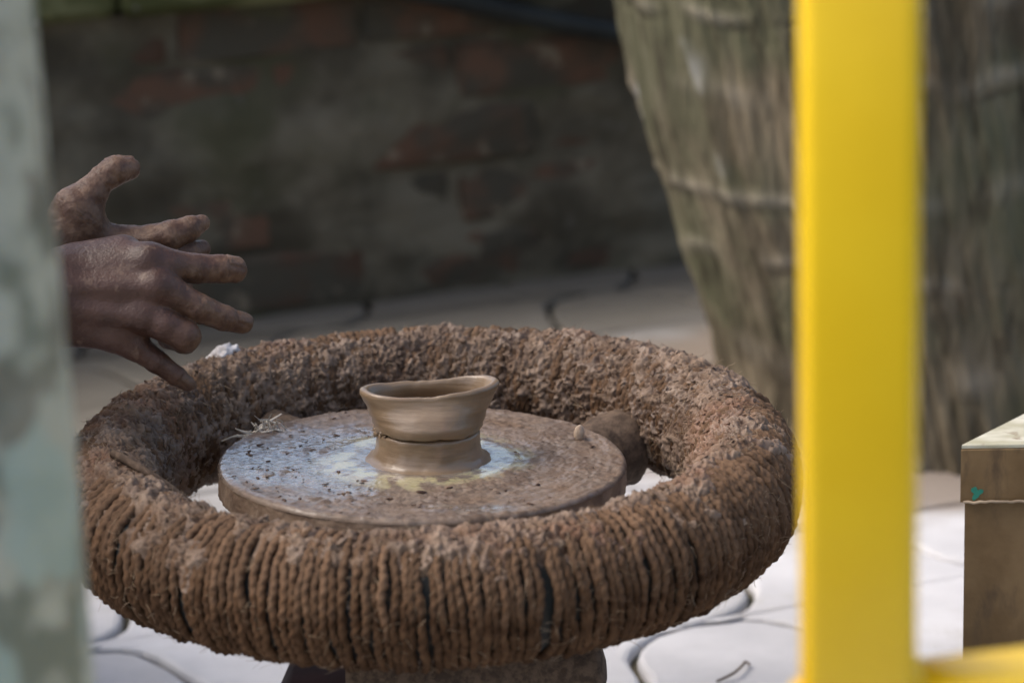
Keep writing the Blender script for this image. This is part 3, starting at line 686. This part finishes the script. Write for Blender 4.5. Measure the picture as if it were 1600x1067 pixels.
# far (left) hand, palm to the camera, thumb up
T1 = 2.03
mcf = [J(196, 384, 0, 26, T1), J(198, 422, 6, 26, T1), J(190, 458, 8, 25, T1), J(176, 490, 6, 22, T1)]
far_f = [[mcf[0], J(232, 376, -4, 24.5, T1), J(266, 368, -6, 23, T1), J(296, 357, -2, 19.5, T1), J(315, 349, 4, 13.5, T1)],
         [mcf[1], J(240, 412, 2, 23, T1), J(275, 404, 0, 21, T1), J(300, 394, 4, 18, T1), J(315, 389, 10, 14.5, T1)],
         [mcf[2], J(232, 455, 2, 22, T1), J(264, 452, 2, 20, T1), J(280, 451, 10, 17, T1), J(287, 450, 16, 15, T1)],
         [mcf[3], J(210, 492, 4, 19, T1), J(238, 490, 6, 17, T1), J(255, 488, 10, 15, T1), J(262, 487, 14, 13, T1)],
         [J(85, 380, -12, 36, T1), J(118, 326, -14, 36, T1), J(140, 304, -12, 27, T1), J(160, 281, -9, 21.5, T1), J(180, 267, -6, 23, T1), J(200, 264, 0, 19.5, T1)]]
far_p = [(J(40, 420, 6, 0, T1)[0], mcf[0][0], 36*PX, 27*PX), (J(40, 440, 8, 0, T1)[0], mcf[1][0], 36*PX, 27*PX), (J(40, 460, 8, 0, T1)[0], mcf[2][0], 36*PX, 26*PX), (J(44, 475, 8, 0, T1)[0], mcf[3][0], 34*PX, 24*PX),
         (J(70, 395, -8, 0, T1)[0], J(130, 352, -8, 0, T1)[0], 40*PX, 38*PX), (J(120, 360, -4, 0, T1)[0], J(172, 378, 0, 0, T1)[0], 26*PX, 20*PX)]
el_f = np.array([-.50, .27, .40])
far_w = [(J(42, 445, 8, 0, T1)[0], J(-60, 470, 14, 0, T1)[0], 62*PX, 62*PX), (J(-60, 470, 14, 0, T1)[0], el_f, 62*PX, .041)]
far_e = []
allV, allF, allM, allC, allN = [], [], [], [], []
def hand_mesh(fn, chains, h, mudfn, seed, nails=()):
    pts = np.array([p for ch in chains for p, r in ch]); lo = pts.min(0)-.032; hi = pts.max(0)+.032; lo[0] = -.345
    V, Fq = surface_nets(fn, lo, hi, h)
    # outward normals from the field
    e = .0006; g_ = np.stack([fn((V+np.eye(3)[k]*e).astype(np.float32))-fn((V-np.eye(3)[k]*e).astype(np.float32)) for k in range(3)], 1); Nn = norm(g_+1e-9)
    mud = mudfn(V); crease = np.zeros(len(V))
    for ch in chains:
        for i in range(1, len(ch)-1):
            p, r = ch[i]; ax = norm(np.array(ch[i+1][0])-np.array(ch[i-1][0])); q = V-p; s_ = q@ax; dist = np.linalg.norm(q-s_[:, None]*ax, axis=1)
            near_ = sstep(1.7*r, 1.2*r, dist)
            for oo in (-.0022, 0, .0024): crease = np.maximum(crease, near_*np.exp(-((s_-oo+.0006*np.sin(q[:, 2]*900))/.00055)**2))
    brk = sstep(-.15, .35, fbm(V*130, seed+20, 2)); crease = crease*brk
    dsp = -.00030*crease+.00022*fbm(V*240, seed, 3)+mud*(.0006*fbm(V*150, seed+5, 3)+.00045*np.maximum(fbm(V*420, seed+9, 3), 0))
    nail = np.zeros(len(V))
    for ci, nn in nails:
        (p1, r_1), (p2, r_2) = chains[ci][-2], chains[ci][-1]; ax = norm(p2-p1); nn = norm(np.array(nn)-ax*(np.array(nn)@ax)); lt = np.cross(ax, nn)
        q = V-p2; s_ = q@ax; w2 = np.abs(q@lt); up = sstep(.20, .45, Nn@nn)*(np.linalg.norm(q, axis=1) < .02)
        bx_ = np.maximum(np.maximum(np.abs(s_+.0010)-.0062, w2-.62*r_2), -1)
        nail = np.maximum(nail, up*sstep(.0004, -.0004, bx_))
        dsp = dsp + up*(.00055*sstep(.0004, -.0004, bx_) - .0005*np.exp(-((bx_-.0006)/.0007)**2))
    V = V+Nn*dsp[:, None]
    return V, Fq, mud, crease, nail
axn = norm(np.array(near_f[1][-1][0])-wr)
def mud_near(V):
    s_ = (V-wr)@axn; return np.clip(sstep(.078, .112, s_+.012*fbm(V*60, 101, 3))*(.72+.3*fbm(V*90, 103, 2)), 0, 1)
def mud_far(V): return np.clip(.78+.5*fbm(V*55, 105, 3), 0.25, 1)
nB = 0
for fn, ch, mf, sd in ((hand_fn(near_p, near_f, near_w, near_e), near_f, mud_near, 110), (hand_fn(far_p, far_f, far_w, far_e), far_f, mud_far, 120)):
    nl = [(0, HU*.8-HF*.6), (1, HU*.55-HF*.8), (3, HU*.4-HF*.8)] if sd == 110 else [(4, HU*.8+HF*.5)]
    V, Fq, md, cr, nl_ = hand_mesh(fn, ch, .00105, mf, sd, nl)
    allV.append(V); allF.append(Fq+nB); allM.append(md); allC.append(cr); allN.append(nl_); nB += len(V)
# body: squatting on a low stool left of the wheel, facing it
HIP = np.array([-.90, .06, .30]); CH = np.array([-.78, .06, .62]); NK = np.array([-.70, .06, .80]); HD = np.array([-.63, .06, .93])
SHN, SHF = np.array([-.74, -.12, .73]), np.array([-.74, .24, .73]); KNN, KNF = np.array([-.56, -.24, .47]), np.array([-.56, .38, .47]); ANN, ANF = np.array([-.62, -.22, .085]), np.array([-.62, .36, .085])
def body_fn(P):
    d = seg(P, HIP, CH, .135, .125); d = smin(d, seg(P, HIP+[0, -.08, 0], HIP+[0, .08, 0], .12, .12), .05); d = smin(d, seg(P, SHN, SHF, .062, .062), .07)
    d = smin(d, seg(P, CH, NK, .085, .056), .06); d = smin(d, seg(P, NK, HD, .054, .056), .02); d = smin(d, seg(P, HD+[-.015, 0, .02], HD+[.012, 0, -.03], .088, .070), .03)
    d = smin(d, seg(P, HD+[.075, 0, 0], HD+[.098, 0, -.022], .010, .015), .012)                      # nose
    d = smin(d, seg(P, HD+[.062, 0, -.058], HD+[.062, 0, -.082], .024, .026), .02)                   # mouth and chin
    for s_ in (-1, 1):
        d = smin(d, seg(P, HD+[-.01, s_*.082, .0], HD+[-.02, s_*.090, -.02], .016, .014), .006)      # ears
        d = np.maximum(d, -seg(P, HD+[.092, s_*.030, .008], HD+[.092, s_*.030, .008], .013, .013))   # eye sockets
    for sh, el in ((SHN, el_n), (SHF, el_f)): d = smin(d, seg(P, sh, el, .056, .043), .03)
    for el, wv in ((el_n, near_w[1][0]), (el_f, far_w[1][0])): d = smin(d, seg(P, el, el+(np.array(wv)-el)*.93, .0415, .0268), .02)
    for s_, kn, an in ((-1, KNN, ANN), (1, KNF, ANF)):
        d = smin(d, seg(P, HIP+[.02, s_*.10, -.01], kn, .092, .062), .04); d = smin(d, seg(P, kn, an, .060, .040), .02); d = smin(d, seg(P, an+[-.03, 0, -.045], an+[.15, 0, -.058], .038, .026), .02)
    return d
V, Fq = surface_nets(body_fn, (-1.12, -.42, -.01), (-.26, .54, 1.12), .0085)
allV.append(V); allF.append(Fq+nB); allM.append(np.zeros(len(V))); allC.append(np.zeros(len(V))); allN.append(np.zeros(len(V)))
person = obj('person', mesh('person', np.concatenate(allV), np.concatenate(allF), m_skin(), True, dict(mud=np.concatenate(allM), crease=np.concatenate(allC), nail=np.concatenate(allN))))
tag(person, 'person at the left with clay-covered hands held over the wheel', 'person')
def shirt_fn(P):
    d = seg(P, HIP+[0, 0, .03], CH, .150, .142); d = smin(d, seg(P, SHN, SHF, .080, .080), .07)
    for sh, el in ((SHN, el_n), (SHF, el_f)): d = smin(d, seg(P, sh, sh+(el-sh)*.62, .078, .070), .03)
    return d+.004*fbm(P*14, 130, 2)
V, Fq = surface_nets(shirt_fn, (-1.12, -.30, .12), (-.50, .42, .90), .011); obj('shirt', mesh('shirt', V, Fq, m_cloth('blue_cotton', (.10, .13, .19), (.15, .18, .25))), person)
def short_fn(P):
    d = seg(P, HIP+[0, -.09, -.01], HIP+[0, .09, -.01], .140, .140)
    for s_, kn in ((-1, KNN), (1, KNF)): d = smin(d, seg(P, HIP+[.02, s_*.10, -.01], HIP+(kn-HIP)*.8, .112, .092), .05)
    return d+.005*fbm(P*13, 131, 2)
V, Fq = surface_nets(short_fn, (-1.12, -.46, .08), (-.46, .58, .62), .011); obj('shorts', mesh('shorts', V, Fq, m_cloth('khaki_cotton', (.13, .11, .08), (.18, .155, .115))), person)
def hair_fn(P):
    d = seg(P, HD+[-.02, 0, .028], HD+[-.022, 0, .0], .094, .088); d = np.maximum(d, -(P-HD)@np.array([-.8, 0, .6], dtype=np.float32)-.012)
    return d+.004*fbm(P*60, 132, 2)
V, Fq = surface_nets(hair_fn, HD-.14, HD+.15, .008); obj('hair', mesh('hair', V, Fq, m_plain('black_hair', (.015, .013, .012), .5)), person)
MST = m_plain('dark_stool_wood', (.10, .065, .04), .8)
st = empty('stool', (-.92, .06, 0)); tag(st, 'low wooden stool under the seated person', 'stool')
obj('seat', box_mesh('seat', .26, .30, .03, MST, .004, .145), st)
for sx in (-1, 1):
    for sy in (-1, 1): obj('leg', box_mesh('leg', .035, .035, .147, MST, .003), st, (sx*.1, sy*.12, 0))

# ------------------------------------------------------------------ tin box on the right
BX = empty('tin_box'); BX.location = (.3705, .048, 0); BX.rotation_euler = (0, 0, R_(-3))
tag(BX, 'old rusted brown tin box with pale worn lid top at the right edge', 'box')
MBS, MBT = m_boxside(), m_boxtop(); bw, bd, bh, lh = .34, .17, .2555, .0405
def splayed(name, ins, z0, z1, mat, bev=.0015):
    """tin with one splayed side: plan corners front left, front right, back right, back left"""
    pl = [(ins, ins), (bw-ins, ins), (bw-ins, bd-ins), (.125+ins, bd-ins)]; V = []
    for z, k in ((z0, 0), (z1-bev, 0), (z1, bev)):
        V += [(pl[0][0]+k, pl[0][1]+k, z), (pl[1][0]-k, pl[1][1]+k, z), (pl[2][0]-k, pl[2][1]-k, z), (pl[3][0]+k, pl[3][1]-k, z)]
    Fc = [(3, 2, 1, 0), (8, 9, 10, 11)]+[(k*4+i, k*4+(i+1) % 4, k*4+4+(i+1) % 4, k*4+4+i) for k in (0, 1) for i in range(4)]
    return mesh(name, V, Fc, mat, False)
obj('body', splayed('body', .0035, 0, bh-lh+.006, MBS), BX)
ld = obj('lid', splayed('lid', 0, bh-lh, bh-.0012, MBS), BX)
obj('lid_top', splayed('lid_top', .0006, bh-.0014, bh+.0012, MBT, .0006), ld)
n = 200; xs = np.linspace(.002, bw-.002, n); sm = np.stack([xs, np.full(n, -.0012)+.0006*perlin(np.stack([xs*300, xs*0, xs*0], 1), 141), np.full(n, bh-lh+.0005)+.0014*perlin(np.stack([xs*160, xs*0, xs*0+3], 1), 142)], 1)
o = obj('seam', tube_mesh('seam', sm, .0011, m_plain('pale_seam_dust', (.34, .26, .18), .9), 6), BX); o['label'] = 'pale crusted seam under the lid'
pc_ = []
for i in range(22):
    a = i/22*2*math.pi; r = .0042*(1+.35*math.sin(a*3+1)+.2*math.sin(a*5)); pc_.append((.011+r*.8*math.cos(a), -.0006, bh-lh+.0068+r*math.sin(a)))
pf = [(p[0], p[1]+.0012, p[2]) for p in pc_]
o = obj('paint_patch', mesh('paint_patch', pc_+pf, [tuple(range(22))]+[(i, i+22, (i+1) % 22+22, (i+1) % 22) for i in range(22)], m_plain('green_paint', (.02, .16, .11), .6), False), BX); o['label'] = 'small chip of green paint on the lid'

# ------------------------------------------------------------------ yellow steel frame in front, right
YA = R_(-4); MY = m_yellow()
yf = empty('yellow_frame', (.2028, -.745, 0), (0, 0, YA)); tag(yf, 'bright yellow painted steel frame with upright post nearest the camera', 'frame')
tw_ = .0468
def bar(name, a, b, w_, parent):
    a, b = Vector(a), Vector(b); L = (b-a).length; rc = .0060; hw = w_/2-rc; sec = []        # square tube with rolled corners
    for cx_, cy_, a0 in ((1, 1, 0), (-1, 1, 90), (-1, -1, 180), (1, -1, 270)):
        for k in range(7): an = R_(a0+k*15); sec.append((cx_*hw+rc*math.cos(an), cy_*hw+rc*math.sin(an)))
    n_ = len(sec); V = [(x_, y_, z_) for z_ in (0, L) for x_, y_ in sec]
    me = mesh(name, V, [tuple(f_[::-1]) for f_ in grid_faces(2, n_, False, True)]+[tuple(reversed(range(n_))), tuple(range(n_, 2*n_))], MY, True)
    me.polygons[n_].use_smooth = me.polygons[n_+1].use_smooth = False; o = obj(name, me, parent)
    q = (b-a).to_track_quat('Z', 'Y'); o.location = a; o.rotation_euler = q.to_euler(); return o
bar('post', (0, 0, 0), (0, 0, 1.25), tw_, yf)
rz = .427-tw_/2
ra_ = R_(15); bar('rail', (tw_/2-.004, -.003, rz), (.55*math.cos(ra_), .55*math.sin(ra_), rz), tw_-.010, yf); bar('rail', (-tw_/2+.004, -.006, rz-.011), (-.30*math.cos(ra_), -.30*math.sin(ra_), rz-.011), tw_-.010, yf)
o = bar('post', (.565*math.cos(ra_), .565*math.sin(ra_), 0), (.565*math.cos(ra_), .565*math.sin(ra_), 1.25), tw_, yf)
for sx in (1, -1):
    obj('weld_bead', clod_mesh('weld_bead', .004, .016, .005, MY, 150, 10, 14, .2, 300), yf, (sx*(tw_/2+.001), 0, rz+tw_/2-(.006 if sx > 0 else .017)))

# ------------------------------------------------------------------ lichened post in front, left
nz, na = 260, 96
Z, T = np.meshgrid(np.linspace(-.02, 1.7, nz), np.linspace(0, 2*math.pi, na, endpoint=False), indexing='ij'); Z = Z.ravel(); T = T.ravel()
q = np.stack([np.cos(T), np.sin(T), Z*4], 1); rr = .052*(1+.03*fbm(q*1.2, 161, 3)+.018*fbm(q*6, 162, 3))
po = obj('wooden_post', mesh('wooden_post', np.stack([rr*np.cos(T)+.003*np.sin(Z*5), rr*np.sin(T), Z], 1), np.concatenate([grid_faces(nz, na, False, True)]), m_post()), None, (-.178, -.70, 0))
tag(po, 'pale green lichen-mottled post standing out of focus at the left edge', 'post')

# ------------------------------------------------------------------ twig on the paving
tw = [(.214, .2484, .003), (.224, .2545, .005), (.2299, .2601, .006), (.236, .272, .006), (.2393, .2817, .005), (.2422, .2775, .004)]
tag(obj('twig', tube_mesh('twig', smooth_path(tw, 5), .0011, m_plain('dry_twig', (.09, .065, .045), .9), 7)), 'small dark dry twig lying on the paving beside the wheel', 'twig')
